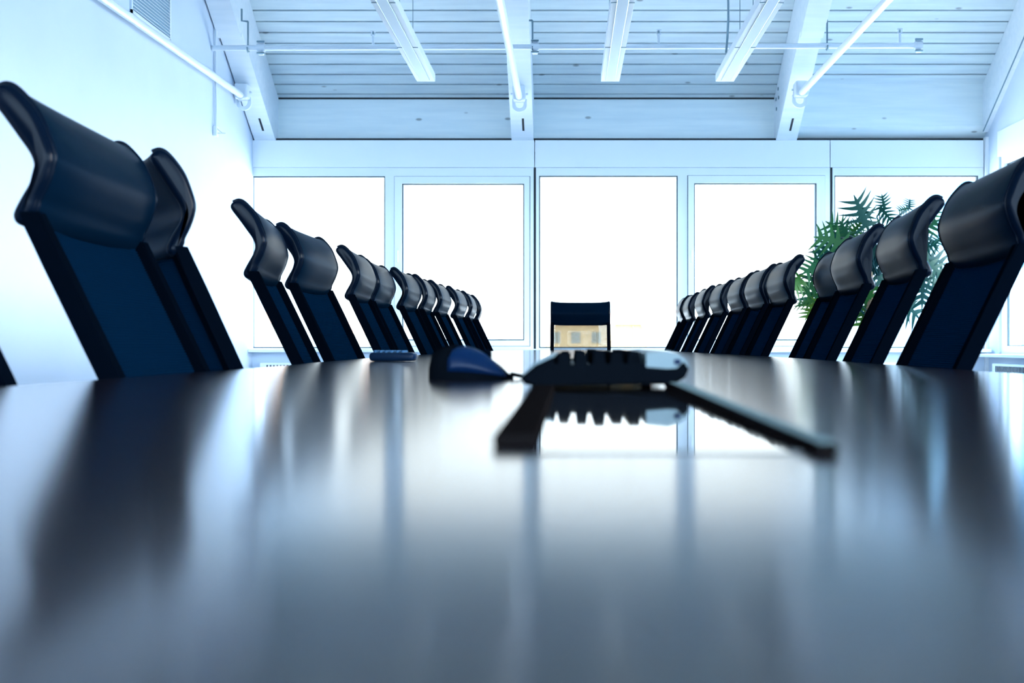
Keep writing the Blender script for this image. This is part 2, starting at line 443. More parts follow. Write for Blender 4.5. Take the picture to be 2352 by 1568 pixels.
# right gable beam along the right wall
b = NB()
prism(b, [(10.38, under_z(10.38) + .05), (RIDGE_Y, under_z(RIDGE_Y) + .05), (RIDGE_Y, ceil_z(RIDGE_Y)), (10.38, ceil_z(10.38))], 'x', XR - .05, XR + .10)
g = obj('roof_beam', b, 'beam'); tag(g, 'pale gable beam at the right end of the ceiling, against the right wall', 'beam', 'roof beams', 'structure')
b = NB(); prism(b, [(10.36, under_z(10.36) + .04), (RIDGE_Y, under_z(RIDGE_Y) + .04), (RIDGE_Y, under_z(RIDGE_Y) + .046), (10.36, under_z(10.36) + .046)], 'x', XR - .054, XR - .044); obj('joint_strip', b, 'steelgrey', g)

# ------------------------------------------------------------------ tie rods with end brackets
def tie_rod(p_far, p_near, label):
    t = thing('tie_rod', label, 'tie rod', p_far, 0, 'steel tie rods below the roof beams')
    far = Vector((0, 0, 0)); near = Vector(p_near) - Vector(p_far)
    d = near.normalized()
    b = NB(); tube(b, [far + d * .02, far + d * .05, near * .5, near], [.022, .028, .028, .028], 20); obj('rod', b, 'steel', t, 40)
    b = NB()
    bbox(b, -.055, .055, -.05, .09, -.03, .10, .018, 3)                 # head block under the beam
    obj('anchor_block', b, 'steel', t, 40)
    b = NB()                                                            # hanging eye plate
    out = [(math.cos(a) * .062, math.sin(a) * .055 - .055) for a in [PI + i * PI / 10 for i in range(11)]]
    poly = [(-.062, 0)] + [(x, z) for x, z in out] + [(.062, 0)]
    inn = [(x * .55, (z + .03) * .6 - .03) for x, z in poly]
    n = len(poly)
    V = []
    for yy_ in (.05, .075):
        V.append(([b.verts.new((x, yy_, z)) for x, z in poly], [b.verts.new((x, yy_, z)) for x, z in inn]))
    for i in range(n):
        j = (i + 1) % n
        b.faces.new((V[0][0][i], V[0][0][j], V[0][1][j], V[0][1][i])); b.faces.new((V[1][0][i], V[1][1][i], V[1][1][j], V[1][0][j]))
        b.faces.new((V[0][0][i], V[1][0][i], V[1][0][j], V[0][0][j])); b.faces.new((V[0][1][i], V[0][1][j], V[1][1][j], V[1][1][i]))
    obj('eye_plate', b, 'steel', t, 40)
    b = NB(); tube(b, [d * .015, d * .045], .036, 20); obj('collar', b, 'steel', t, 40)
    b = NB(); tube(b, [(-.075, .03, .035), (.075, .03, .035)], .012, 12); obj('pin', b, 'steel', t, 40)
    return t
tie_rod((-2.762, 9.80, CZ + 2.105), (-2.775, -2.6, CZ + 1.90), 'white steel tie rod running along the left wall')
tie_rod((-.418, 9.85, CZ + 2.10), (-.42, -2.7, CZ + 2.09), 'white steel tie rod under the middle roof beam')
tie_rod((1.945, 9.68, CZ + 2.10), (1.94, -2.6, CZ + 2.09), 'white steel tie rod under the right roof beam')

# ------------------------------------------------------------------ lamps
def lamp(xc, label):
    H = CZ + 2.04; ln = 5.2; y1 = 9.0
    t = thing('hanging_lamp', label, 'lamp', (xc, y1, H), 0, 'long suspended lamps below the ceiling')
    b = NB(); bbox(b, -.072, .072, -ln, 0, .004, .065, .004); obj('housing', b, 'lightbox', t)
    k = 0
    b = NB(); box(b, -.033, .033, -ln + .03, -.06, -.002, .006); obj('diffuser', b, 'diffuser', t)
    b = NB()
    for s in (-1, 1): box(b, s * .034 - .002, s * .034 + .002, -ln + .03, -.06, -.0015, .0045)
    for i in range(1, 5): box(b, -.072, .072, -ln * i / 5 - .001, -ln * i / 5 + .001, -.0005, .0045)
    obj('joint_line', b, 'steelgrey', t)
    for y in (-1.1, -3.9):
        for s in (-.045, .045):
            b = NB(); zt = ceil_z(y1 + y) - H
            tube(b, [(s, y, .06), (s, y, zt + .01)], .0028, 6); obj('wire', b, 'steelgrey', t)
    return t
lamp(-1.106, 'long white suspended lamp, left of the middle roof beam')
lamp(.325, 'long white suspended lamp just right of the middle roof beam')
l3 = lamp(1.215, 'long white suspended lamp just left of the right roof beam, with a cable')
b = NB(); pts = [(-.03 + .01 * math.sin(i * .9), -.95 - .02 * i, .06 + (ceil_z(8.0) - CZ - 2.04 - .05) * i / 14) for i in range(15)]
tube(b, [(-.085 + .014 * math.sin(i * .7), -.7 - .01 * i, .05 + (ceil_z(8.2) - CZ - 2.04 - .03) * i / 14) for i in range(15)], .008, 8); obj('cable', b, 'steelgrey', l3, 60)

# ------------------------------------------------------------------ sprinkler pipe
PY = 9.2; PH = CZ + (VY - 108) * PY / F
t = thing('sprinkler_pipe', 'thin white sprinkler pipe running across below the ceiling boards', 'pipe', (0, PY, PH))
zl = .012; zr = .035
def pz(x): return -.008 + .02 * (x + 2.8) / 5.6
b = NB(); tube(b, [(XL + .002, 0, pz(XL)), (2.78, 0, pz(2.78))], .0215, 14); obj('pipe', b, 'steel', t, 40)
for x in (-2.44, -.265, 2.78):
    b = NB(); tube(b, [(x - .03, 0, pz(x)), (x + .03, 0, pz(x))], .033, 14)
    for s in (-1, 1):
        bbox(b, x - .022, x + .022, -.015, .015, pz(x) + s * .045 - .012, pz(x) + s * .045 + .012, .003)
    obj('coupling', b, 'steel', t, 40)
    for s in (-1, 1):
        b = NB(); tube(b, [(x - .03, -.02, pz(x) + s * .045), (x + .03, -.02, pz(x) + s * .045)], .008, 8)
        obj('coupling_bolt', b, 'steelgrey', t)
for px in (857, 1513, 2067):
    x = (px - VX) * PY / F; z = pz(x)
    b = NB(); tube(b, [(x, 0, z), (x, 0, z + .088)], .011, 10); obj('riser', b, 'steel', t, 40)
    b = NB(); tube(b, [(x, 0, z + .088), (x, 0, z + .10)], .018, 10)
    tube(b, [(x - .014, 0, z + .10), (x - .016, 0, z + .118), (x - .003, 0, z + .13)], .004, 6); tube(b, [(x + .014, 0, z + .10), (x + .016, 0, z + .118), (x + .003, 0, z + .13)], .004, 6)
    tube(b, [(x, 0, z + .126), (x, 0, z + .131)], .022, 12); obj('sprinkler_head', b, 'steel', t, 40)
    b = NB(); tube(b, [(x, 0, z + .10), (x, 0, z + .126)], .006, 8); obj('sprinkler_bulb', b, 'steelgrey', t)
for x, px_ in ((-2.545, 572), (-.285, 1228), (2.055, 1893)):
    b = NB(); z = pz(x)
    up = .21
    tube(b, [(x, 0, z - .035), (x, 0, z + up)], .007, 8)
    tube(b, [(x - .0, 0, z + up), (x - .045, 0, z + up)] if px_ != 572 else [(x, 0, z + up), (x - .05, 0, z + up + .005), (x - .05, 0, z + up + .10)], .008, 8)
    tube(b, [(x, -.03, z - .0), (x, -.02, z - .025), (x, 0, z - .035), (x, .02, z - .025), (x, .03, z)], .006, 8)
    obj('hanger', b, 'steelgrey', t, 60)

# ------------------------------------------------------------------ left wall fittings
t = thing('ventilation_grille', 'white slatted ventilation grille high on the left wall', 'vent', (XL, 7.86, CZ + 2.40))
b = NB()
ya, yb, za, zb_ = -.37, .37, -.25, .25
box(b, 0, .012, ya, ya + .02, za, zb_); box(b, 0, .012, yb - .02, yb, za, zb_); box(b, 0, .012, ya, yb, za, za + .02); box(b, 0, .012, ya, yb, zb_ - .02, zb_)
obj('vent_frame', b, 'paint', t)
b = NB(); box(b, .001, .003, ya + .02, yb - .02, za + .02, zb_ - .02); obj('backing', b, 'ventblue', t)
b = NB()
for i in range(21):
    z = za + .026 + i * .0222
    prism(b, [(.004, z + .011), (.016, z), (.017, z + .003), (.005, z + .014)], 'y', ya + .015, yb - .015)
obj('slat', b, 'paint', t)
t = thing('wall_conduit', 'thin white conduit down the left wall ending in a hook', 'conduit', (XL, 9.26, CZ + 1.71))
b = NB(); tube(b, [(.014, 0, .03), (.014, 0, .86)], .010, 10); obj('tube', b, 'steel', t, 40)
b = NB(); bbox(b, .001, .03, -.03, .03, -.045, .035, .005); obj('socket', b, 'paint', t)
b = NB(); tube(b, [(.02, 0, .035), (.035, 0, .01), (.06, .02, -.012), (.085, .03, -.015)], .004, 8); tube(b, [(.03, 0, -.02), (.06, .02, -.018), (.085, .03, -.015)], .004, 8); obj('cable_hook', b, 'steel', t, 60)

# ------------------------------------------------------------------ the table
LE = [(-.75, -.50), (1.0, -.535), (1.7, -.535), (2.2, -.535), (2.6, -.568), (3.4, -.592), (4.6, -.59), (5.6, -.558), (6.6, -.508), (7.6, -.476), (8.5, -.465)]
RE = [(-.75, .55), (1.0, .60), (2.1, .632), (3.4, .675), (4.6, .675), (5.6, .662), (6.6, .645), (7.6, .64), (8.5, .63)]
def interp(T, y):
    for (a, p), (c, q) in zip(T, T[1:]):
        if y <= c: return p + (q - p) * (y - a) / (c - a)
    return T[-1][1]
tt = thing('conference_table', 'long dark polished conference table lined with black chairs', 'table', (.05, 0, 0))
def edges(y): return interp(LE, y) - .05, interp(RE, y) - .05
cuts = [-.75, 2.26, 4.31, 6.40, 8.55]
for i in range(4):
    y0, y1 = cuts[i] + (.0008 if i else 0), cuts[i + 1] - (.0008 if i < 3 else 0)
    b = NB(); n = 8
    ys = [y0 + (y1 - y0) * k / n for k in range(n + 1)]
    poly = [(edges(y)[0], y) for y in ys] + [(edges(y)[1], y) for y in reversed(ys)]
    prism(b, poly, 'z', TZ - .035, TZ)
    es = [e for e in b.edges if all(abs(v.co.z - TZ) < 1e-6 for v in e.verts)]
    bmesh.ops.bevel(b, geom=es, offset=.0012, segments=2, affect='EDGES')
    o = obj('tabletop', b, 'table', tt)
for y in (-.2, 1.45, 3.3, 5.35, 7.45):
    b = NB(); bbox(b, -.045, .045, y - .22, y + .22, .02, TZ - .034, .006); bbox(b, -.055, .055, y - .26, y + .26, 0, .02, .004); obj('pedestal', b, 'rail', tt)

# ------------------------------------------------------------------ the chairs
W = .455
def chair_master():
    root = thing('conference_chair', '', 'chair', (0, 0, 0), 0)
    cz = CZ
    prof = [(-.167, .313), (-.162, .327), (-.148, .332), (-.132, .324), (-.109, .297), (-.096, .268), (-.0885, .243), (-.090, .226), (-.097, .205),
            (-.107, .184), (-.109, .174), (-.116, .160), (-.124, .152), (-.134, .155), (-.1375, .166), (-.129, .185), (-.117, .207), (-.1125, .224), (-.117, .241),
            (-.131, .262), (-.150, .289)]
    mid = [(-.158, .305), (-.153, .316), (-.142, .320), (-.124, .317), (-.101, .294), (-.088, .267), (-.0825, .243), (-.083, .224), (-.089, .200),
           (-.100, .178), (-.104, .166), (-.113, .153), (-.124, .146), (-.134, .150), (-.1375, .162), (-.127, .183), (-.113, .206), (-.108, .224), (-.112, .241),
           (-.126, .260), (-.143, .284)]
    PE = spline(prof, 3); PM = spline(mid, 3)
    n = len(PE)
    b = NB(); rings = []
    NS = 20
    rr = .0105; hw_ = W / 2
    ends = [(hw_ - rr + rr * math.sin(q * PI / 12), rr * (1 - math.cos(q * PI / 12))) for q in (1, 2, 3, 4, 5, 5.6)]
    st = [(-w_, i_) for w_, i_ in reversed(ends)] + [((hw_ - rr) * (-1 + 2 * k / NS), 0) for k in range(NS + 1)] + ends
    for w_, ins in st:
        t = w_ / hw_
        f = 1 - abs(t) ** 4
        P = [(p[0] + (q[0] - p[0]) * f, p[1] + (q[1] - p[1]) * f) for p, q in zip(PE, PM)]
        area = sum(P[i][0] * P[(i + 1) % n][1] - P[(i + 1) % n][0] * P[i][1] for i in range(n))
        sg = 1 if area > 0 else -1
        R = []
        for i in range(n):
            a_, c_ = P[i - 1], P[(i + 1) % n]
            d = (c_[0] - a_[0], c_[1] - a_[1]); L = math.hypot(*d) or 1
            R.append(b.verts.new((P[i][0] - sg * d[1] / L * ins, t * W / 2, cz + P[i][1] + sg * d[0] / L * ins)))
        rings.append(R)
    for i in range(len(rings) - 1):
        for k in range(n):
            b.faces.new((rings[i][k], rings[i + 1][k], rings[i + 1][(k + 1) % n], rings[i][(k + 1) % n]))
    for R, rev in ((rings[0], 0), (rings[-1], 1)):
        f = b.faces.new(R if rev else R[::-1])
        bmesh.ops.triangulate(b, faces=[f], ngon_method='EAR_CLIP')
    for f_ in b.faces:
        if abs(f_.calc_center_median().y) > hw_ - rr: f_.material_index = 1
    head = obj('headrest', b, 'leather', root, 50)
    head.data.materials.append(M['leather_edge'])
    # piping along the front contour of both ends
    for s in (-1, 1):
        b = NB()
        fr_ = spline([(p[0] + .0005, s * (W / 2 - .0125), cz + p[1]) for p in prof[1:12]], 4, False)
        tube(b, fr_, .0030, 8)
        obj('piping', b, 'leather_edge', head, 60)
    # back frame: lean line, front face passes (0, table top) and (-.108, .18)
    def fu(z): return -.004 + (z + .0396) * (-.105 / .2196) if z > -.12 else -.004 + (-.12 + .0396) * (-.105 / .2196) + (z + .12) * (-.30)
    zs = [.168, .10, .03, -.04, -.12, -.20, -.27, -.33]
    for s in (-1, 1):
        b = NB()
        ring = []
        for z in zs:
            u = fu(z)
            w0, w1 = s * W / 2, s * (W / 2 - .028)
            ring.append([b.verts.new(q) for q in ((u, w0, cz + z), (u - .001, w1, cz + z), (u - .027, w1, cz + z), (u - .028, w0, cz + z))])
        for i in range(len(ring) - 1):
            for k in range(4): b.faces.new((ring[i][k], ring[i + 1][k], ring[i + 1][(k + 1) % 4], ring[i][(k + 1) % 4]))
        b.faces.new(ring[0]); b.faces.new(ring[-1][::-1])
        bmesh.ops.bevel(b, geom=[e for e in b.edges if abs(e.verts[0].co.z - e.verts[1].co.z) > .02], offset=.003, segments=2, affect='EDGES')
        obj('side_rail', b, 'rail', root, 40)
    # woven mesh: crosswise and lengthwise strands
    b = NB()
    ww = W / 2 - .027
    z = .170; NSEG = 6
    def msag(t): return .006 * (t * t - 1)
    pitch = .0040
    while z > -.32:
        row = []
        for k in range(NSEG + 1):
            t = -1 + 2 * k / NSEG
            u = fu(z) - .019 + msag(t)
            row.append([b.verts.new(q) for q in ((u + .0008, t * ww, cz + z - .0011), (u + .0008, t * ww, cz + z + .0011), (u - .0008, t * ww, cz + z + .0011), (u - .0008, t * ww, cz + z - .0011))])
        for k in range(NSEG):
            for j in range(4): b.faces.new((row[k][j], row[k + 1][j], row[k + 1][(j + 1) % 4], row[k][(j + 1) % 4]))
        z -= pitch
    m_ = 98
    for k in range(m_ + 1):
        t = -1 + 2 * k / m_
        col = []
        for z in zs[:4] + [-.08] + zs[4:]:
            u = fu(z) - .0195 + msag(t)
            col.append([b.verts.new(q) for q in ((u + .0004, t * ww - .0006, cz + z), (u + .0004, t * ww + .0006, cz + z), (u - .0012, t * ww + .0006, cz + z), (u - .0012, t * ww - .0006, cz + z))])
        col.sort(key=lambda c: -c[0].co.z)
        for i in range(len(col) - 1):
            for j in range(4): b.faces.new((col[i][j], col[i + 1][j], col[i + 1][(j + 1) % 4], col[i][(j + 1) % 4]))
    obj('back_mesh', b, 'fabric', root)
    b = NB(); u = fu(-.33); bbox(b, u - .03, u + .004, -W / 2 + .005, W / 2 - .005, cz - .345, cz - .318, .006); obj('cross_bar', b, 'rail', root)
    # seat, stem, base
    b = NB(); bbox(b, .085, .42, -.19, .19, .425, .475, .022, 3); obj('seat', b, 'fabric', root, 50)
    b = NB(); bbox(b, .17, .34, -.07, .07, .385, .424, .01); obj('tilt_mechanism', b, 'rail', root, 40)
    b = NB(); tube(b, [(.25, 0, .06), (.25, 0, .22), (.25, 0, .22), (.25, 0, .385)], [.028, .028, .016, .016], 14); obj('stem', b, 'chrome', root, 40)
    b = NB()
    for k in range(5):
        a = PI / 5 + 2 * PI * k / 5; c, s = math.cos(a), math.sin(a)
        tube(b, [(.25 + c * .02, s * .02, .085), (.25 + c * .19, s * .19, .062)], [.02, .013], 8)
    tube(b, [(.25, 0, .065), (.25, 0, .105)], .034, 14)
    obj('star_base', b, 'chrome', root, 40)
    for k in range(5):
        a = PI / 5 + 2 * PI * k / 5; c, s = math.cos(a), math.sin(a)
        px, py = .25 + c * .185, s * .185
        b = NB()
        for q in (-1, 1):
            tube(b, [(px - s * .010 * q, py + c * .010 * q, .024), (px - s * .022 * q, py + c * .022 * q, .024)], .024, 12)
        tube(b, [(px, py, .024), (px, py, .064)], .007, 8)
        obj('caster', b, 'plastic', root, 40)
    return root

GL = 'chairs along the left side of the table'; GR = 'chairs along the right side of the table'
R_ = math.radians
chairs = [
 (-.625, 1.09, R_(0), GL, 'black mesh chair cut off by the left picture edge, only its slanting back visible'),
 (-.578, 1.693, R_(3.3), GL, 'largest black chair on the left, broad leather headrest facing the table'),
 (-.718, 2.225, R_(40), GL, 'black chair turned away behind the largest left chair, back of its headrest showing'),
 (-.634, 2.881, R_(7.2), GL, 'black chair on the left seen almost edge-on, in front of the corner window'),
 (-.631, 3.368, R_(-1), GL, 'black chair with broad blue-sheened headrest, just behind the edge-on left chair'),
 (-.619, 4.091, R_(2.2), GL, 'black chair on the left standing behind the remote control, curled headrest tip free'),
 (-.639, 4.66, R_(.4), GL, 'black left chair whose headrest overlaps the chair behind the remote control'),
 (-.602, 5.196, R_(-.4), GL, 'black left chair, sixth from the window end, headrest tip against the second window'),
 (-.583, 5.685, R_(1.5), GL, 'black left chair above the mouse, fifth from the window end'),
 (-.560, 6.162, R_(-.4), GL, 'black left chair, fourth from the window end of its row'),
 (-.526, 6.757, R_(-1.2), GL, 'black left chair, third from the window end of its row'),
 (-.508, 7.353, R_(.9), GL, 'black left chair, second from the window end of its row'),
 (-.510, 7.94, R_(3.7), GL, 'smallest and last black chair of the left row, nearest the windows'),
 (.658, 2.163, PI - R_(3.5), GR, 'largest black chair on the right, cut by the right picture edge'),
 (.693, 2.808, PI - R_(5.5), GR, 'black right chair with ribbed mesh back, next behind the largest right chair'),
 (.720, 3.412, PI - R_(3.4), GR, 'black right chair in front of the plant stems, third from the viewer'),
 (.790, 3.95, PI - R_(.6), GR, 'black right chair half hidden, in front of the left leaves of the plant'),
 (.712, 4.50, PI - R_(.9), GR, 'black right chair with free headrest tip at the left edge of the plant'),
 (.702, 4.99, PI - R_(.3), GR, 'black right chair next behind the one with a free tip beside the plant'),
 (.700, 5.54, PI - R_(.2), GR, 'black right chair, fifth from the window end of its row'),
 (.686, 6.14, PI - R_(-.5), GR, 'black right chair with a bright gap below its headrest, fourth from the window end'),
 (.664, 6.70, PI - R_(.8), GR, 'black right chair, third from the window end of its row'),
 (.675, 7.55, PI - R_(1), GR, 'black right chair, second from the window end of its row'),
 (.672, 8.03, PI - R_(2), GR, 'smallest and last black chair of the right row, nearest the windows'),
 (.091, 8.67, -PI / 2, None, 'black chair at the far head of the table, facing the viewer before the middle window'),
]
master = chair_master(); reg(master)
for i, (x, y, a, g, lab) in enumerate(chairs):
    c = master if i == 0 else copy_tree(master)
    c.location = (x, y, 0); c.rotation_euler = (0, 0, a); c['label'] = lab
    if g: c['group'] = g
    elif 'group' in c: del c['group']

# ------------------------------------------------------------------ keyboard seen end-on, on two bars with a clear panel
KY = 1.02; KL = .43
kb = thing('keyboard', 'black and grey keyboard seen end-on in the centre of the table', 'keyboard', (.033, KY, TZ))
b = NB()
sec = [(-.0755, .0105), (-.071, .0045), (-.06, .0035), (.060, .0045), (.0705, .011), (.0735, .018), (.070, .026), (.0625, .0305), (.055, .0325), (.036, .0310), (.0355, .0205), (-.0445, .0190), (-.046, .0285), (-.062, .0215)]
prism(b, sec, 'y', 0, KL)
bmesh.ops.bevel(b, geom=[e for e in b.edges if abs(e.verts[0].co.y - e.verts[1].co.y) < 1e-6], offset=.003, segments=3, affect='EDGES')
obj('case', b, 'plastic', kb, 30)
b = NB()                                     # pale bezel plate: front strip, rear strip
prism(b, [(.0355, .0200), (.0355, .0322), (.0545, .0342), (.063, .0318), (.0708, .0265), (.0738, .0195), (.0725, .0195), (.069, .025), (.062, .0190), (.054, .0185)], 'y', -.0006, KL + .0006)
prism(b, [(.0352, .0204), (.0352, .0213), (-.0442, .0198), (-.0442, .0189)], 'y', .012, KL + .0004)
prism(b, [(-.0465, .0315), (-.0635, .0235), (-.0755, .0112), (-.0735, .0105), (-.0615, .0215), (-.045, .0295)], 'y', .010, KL + .0006)
obj('bezel', b, 'plasticgrey', kb, 30)
b = NB()
for r in range(5):
    u = -.037 + r * .0157
    zb2 = .0205 + (u + .045) * .02
    for k in range(22):
        y = .008 + k * .0189
        if r == 0 and 4 <= k <= 9: continue
        h = .0110 + .0010 * (r % 3)
        v = box(b, u - .0061, u + .0061, y, y + .0165, zb2 - .001, zb2 + h)
        for q in v[4:]:
            q.co.x += .0018 * (1 if q.co.x < u else -1); q.co.y += .002 * (1 if q.co.y < y + .008 else -1)
    if r == 0:
        v = box(b, u - .0065, u + .0065, .008 + 4 * .0189, .008 + 10 * .0189 - .002, zb2 - .001, zb2 + .0105)
obj('keys', b, 'plastic', kb)
b = NB(); bbox(b, .056, .066, .03, .06, -.0, .008, .002); bbox(b, .056, .066, KL - .06, KL - .03, 0, .008, .002); bbox(b, -.066, -.056, .03, .06, 0, .006, .002); bbox(b, -.066, -.056, KL - .06, KL - .03, 0, .006, .002); obj('foot', b, 'plastic', kb)
b = NB(); tube(b, [(.062, .0, .0325), (.062, 0, .0325)], .001, 6) if False else bbox(b, .060, .066, -.002, .001, .022, .027, .001); obj('indicator', b, 'mouseblue', kb)

st = thing('keyboard_stand', 'flat stand of two dark bars with a polished panel between, before the keyboard', 'stand', (.033, .42, TZ))
def bar(x0, x1, y0, y1, h):
    b = NB(); bbox(b, x0, x1, y0, y1, 0, h, .0012); return b
obj('side_bar', bar(-.0625, -.0450, .030, .585, .0048), 'bar', st)
b = NB(); v = box(b, .0525, .0670, -.005, .585, 0, .0068)
for q in v:
    if q.co.y < 0:
        q.co.x = .0560 + (q.co.x - .0525) * .55; q.co.z *= .62
bmesh.ops.bevel(b, geom=b.edges[:], offset=.001, segments=2, affect='EDGES')
r = obj('side_bar', b, 'bar', st)
b = NB(); v = box(b, .0545, .0662, -.003, .583, .0066, .0071)
for q in v:
    if q.co.y < 0:
        q.co.x = .0572 + (q.co.x - .0545) * .55; q.co.z *= .64
obj('lit_top_strip', b, 'bartop_lit', r)  # thin strip added to colour the bar's top as lit
b = NB(); bbox(b, -.0449, .0524, .004, .585, 0, .0007, .0002); obj('panel', b, 'acrylic', st)

# ------------------------------------------------------------------ mouse
ms = thing('computer_mouse', 'rounded black mouse with a blue side panel, left of the keyboard', 'mouse', (-.112, 1.335, TZ), R_(-6))
def mouse_h(s):   # s 0 (tail, left) .. 1 (nose, right)
    return .0395 * max(.0, math.sin(PI * min(1, (s * .92 + .10)) ** .72)) ** .75
b = NB(); rows = []
NX, NA = 26, 20
Lm = .098
for i in range(NX + 1):
    s = i / NX; x = -Lm / 2 + Lm * s
    hw = .031 * max(.02, (1 - abs(2 * s - 1) ** 3.2)) ** .5 * (1 - .12 * s)
    h = max(.006, mouse_h(s))
    if i == 0 or i == NX: h *= .6
    rows.append([b.verts.new((x, -hw * math.cos(PI * k / NA) * (1 + .0 * k), h * math.sin(PI * k / NA) ** .62)) for k in range(NA + 1)])
for i in range(NX):
    for k in range(NA): b.faces.new((rows[i][k], rows[i + 1][k], rows[i + 1][k + 1], rows[i][k + 1]))
    b.faces.new((rows[i][0], rows[i][NA], rows[i + 1][NA], rows[i + 1][0]))
b.faces.new(rows[0]); b.faces.new(rows[NX][::-1])
obj('body', b, 'plastic', ms, 60)
b = NB(); g = []
for i in range(15):
    s = .28 + .66 * i / 14; x = -Lm / 2 + Lm * s
    hw = .031 * max(.02, (1 - abs(2 * s - 1) ** 3.2)) ** .5 * (1 - .12 * s)
    h = max(.006, mouse_h(s)); arch = math.sin(PI * i / 14) ** .6
    top = .10 + .30 * arch
    row = []
    for k in range(7):
        a = PI * (.02 + top * k / 6)
        row.append(b.verts.new((x, -hw * math.cos(a) - .0009, h * math.sin(a) ** .62 + .0018 + .0004)))
    g.append(row)
for i in range(14):
    for k in range(6): b.faces.new((g[i][k], g[i + 1][k], g[i + 1][k + 1], g[i][k + 1]))
o = obj('side_panel', b, 'mouseblue', ms, 60)
sm = o.modifiers.new('thickness', 'SOLIDIFY'); sm.thickness = .0008; sm.offset = 1
b = NB(); bbox(b, .01, .024, -.004, .004, .018, .034, .003); obj('scroll_wheel', b, 'rail', ms)
b = NB(); tube(b, spline([(.045, .006, .006), (.056, .012, .0035), (.060, .03, .003), (.060, .12, .003), (.02, .35, .003), (.0, .6, .003)], 6, False), .0024, 8); obj('cable', b, 'plastic', ms, 60)

# ------------------------------------------------------------------ remote control
rc = thing('remote_control', 'small dark blue remote control with buttons, lying in front of left chairs', 'remote control', (-.416, 2.75, TZ), R_(-8))
b = NB(); bbox(b, -.054, .054, -.022, .022, .001, .0215, .008, 4); obj('body', b, 'remote', rc, 50)
b = NB()
for i in range(6):
    for j in range(3):
        x = -.040 + i * .0135; y = -.012 + j * .012
        tube(b, [(x, y, .020), (x, y, .0250), (x, y, .0268)], [.0048, .0046, .0032], 12)
obj('buttons', b, 'button', rc, 40)
b = NB(); bbox(b, .046, .0548, -.018, .018, .005, .0195, .003); obj('sensor_window', b, 'mouseblue', rc, 40)

# ------------------------------------------------------------------ plant
PX, PYY = 2.47, 9.55
pl = thing('potted_plant', 'tall potted plant with deeply cut green leaves before the right window', 'plant', (PX, PYY, 0))
b = NB(); tube(b, [(0, 0, 0), (0, 0, .02), (0, 0, .40), (0, 0, .42), (0, 0, .42), (0, 0, .37)], [.15, .165, .215, .215, .195, .195], 28); obj('pot', b, 'pot', pl, 40)
b = NB(); tube(b, [(0, 0, .35), (0, 0, .385)], .194, 24); obj('soil', b, 'soil', pl)
b = NB()
tube(b, spline([(0, 0, .36), (.03, .01, .6), (-.02, 0, .9), (.02, -.01, 1.15), (.01, 0, 1.38)], 5, False), .026, 10)
tube(b, spline([(.05, .02, .36), (.12, .02, .7), (.10, 0, 1.0), (.16, 0, 1.22)], 5, False), .020, 10)
obj('trunk', b, 'bark', pl, 60)
leafs = [ # base px, tip px, depth offset, tint
 ((1990, 520), (1966, 455), -.1, .25), ((1975, 470), (1992, 505), -.1, .3), ((2020, 475), (2045, 500), .0, .25), ((2032, 480), (2026, 448), 0, .28), ((2088, 480), (2090, 455), .05, .2), ((2085, 478), (2065, 482), .05, .25),
 ((1940, 560), (1880, 540), -.1, .6), ((1950, 545), (1905, 510), -.05, .55), ((1945, 540), (1930, 505), -.1, .5), ((1955, 540), (1978, 505), -.1, .75), ((1945, 560), (1985, 540), 0, .6), ((1930, 570), (1890, 600), -.1, .35), ((1925, 545), (1882, 575), -.15, .3),
 ((1920, 600), (1870, 590), 0, .4), ((1915, 600), (1880, 640), -.1, .45), ((1895, 600), (1850, 620), 0, .45), ((1890, 620), (1850, 665), -.05, .5), ((1880, 650), (1855, 700), -.1, .5), ((1875, 690), (1835, 690), -.1, .75), ((1870, 695), (1852, 728), -.05, .8), ((1880, 690), (1872, 730), -.1, .8), ((1900, 660), (1885, 715), 0, .6),
 ((1840, 640), (1808, 665), -.15, .75), ((1835, 630), (1832, 660), -.15, .7),
 ((2000, 580), (2050, 545), .1, .3), ((2010, 600), (2055, 600), .1, .15), ((2005, 610), (2030, 655), .1, .2), ((1990, 600), (1960, 650), .1, .4), ((1985, 590), (1940, 620), .1, .5), ((2000, 570), (1985, 530), .1, .45), ((1990, 575), (2030, 520), .15, .4),
 ((2040, 560), (2090, 540), .1, .2), ((2060, 570), (2110, 580), .1, .2), ((2100, 540), (2150, 505), .1, .55), ((2120, 520), (2145, 480), .15, .6), ((2100, 550), (2140, 545), .1, .15), ((2110, 570), (2150, 560), 0, .25), ((2115, 580), (2165, 600), 0, .2), ((2120, 590), (2150, 640), .05, .2), ((2105, 595), (2115, 650), .1, .2), ((2125, 600), (2172, 630), .05, .25), ((2090, 590), (2080, 640), .1, .15),
 ((2000, 660), (1990, 720), 0, .65), ((2010, 690), (2020, 745), 0, .85), ((2000, 700), (1975, 745), 0, .7), ((2005, 690), (2045, 720), .05, .5), ((2040, 680), (2090, 700), .1, .12), ((2060, 680), (2105, 715), .1, .1), ((2020, 640), (2070, 660), .1, .15), ((2120, 640), (2118, 690), .05, .15), ((1990, 640), (1950, 690), .05, .5), ((1950, 640), (1935, 690), .05, .45),
 ((1960, 560), (1915, 560), .15, .4), ((1975, 555), (1940, 520), .15, .35), ((2030, 610), (2010, 570), .15, .2), ((2140, 560), (2168, 540), .15, .2),
]
b = NB(); sb = NB()
layer = b.verts.layers.float.new('tint')
orig = Vector((PX, PYY, 0))
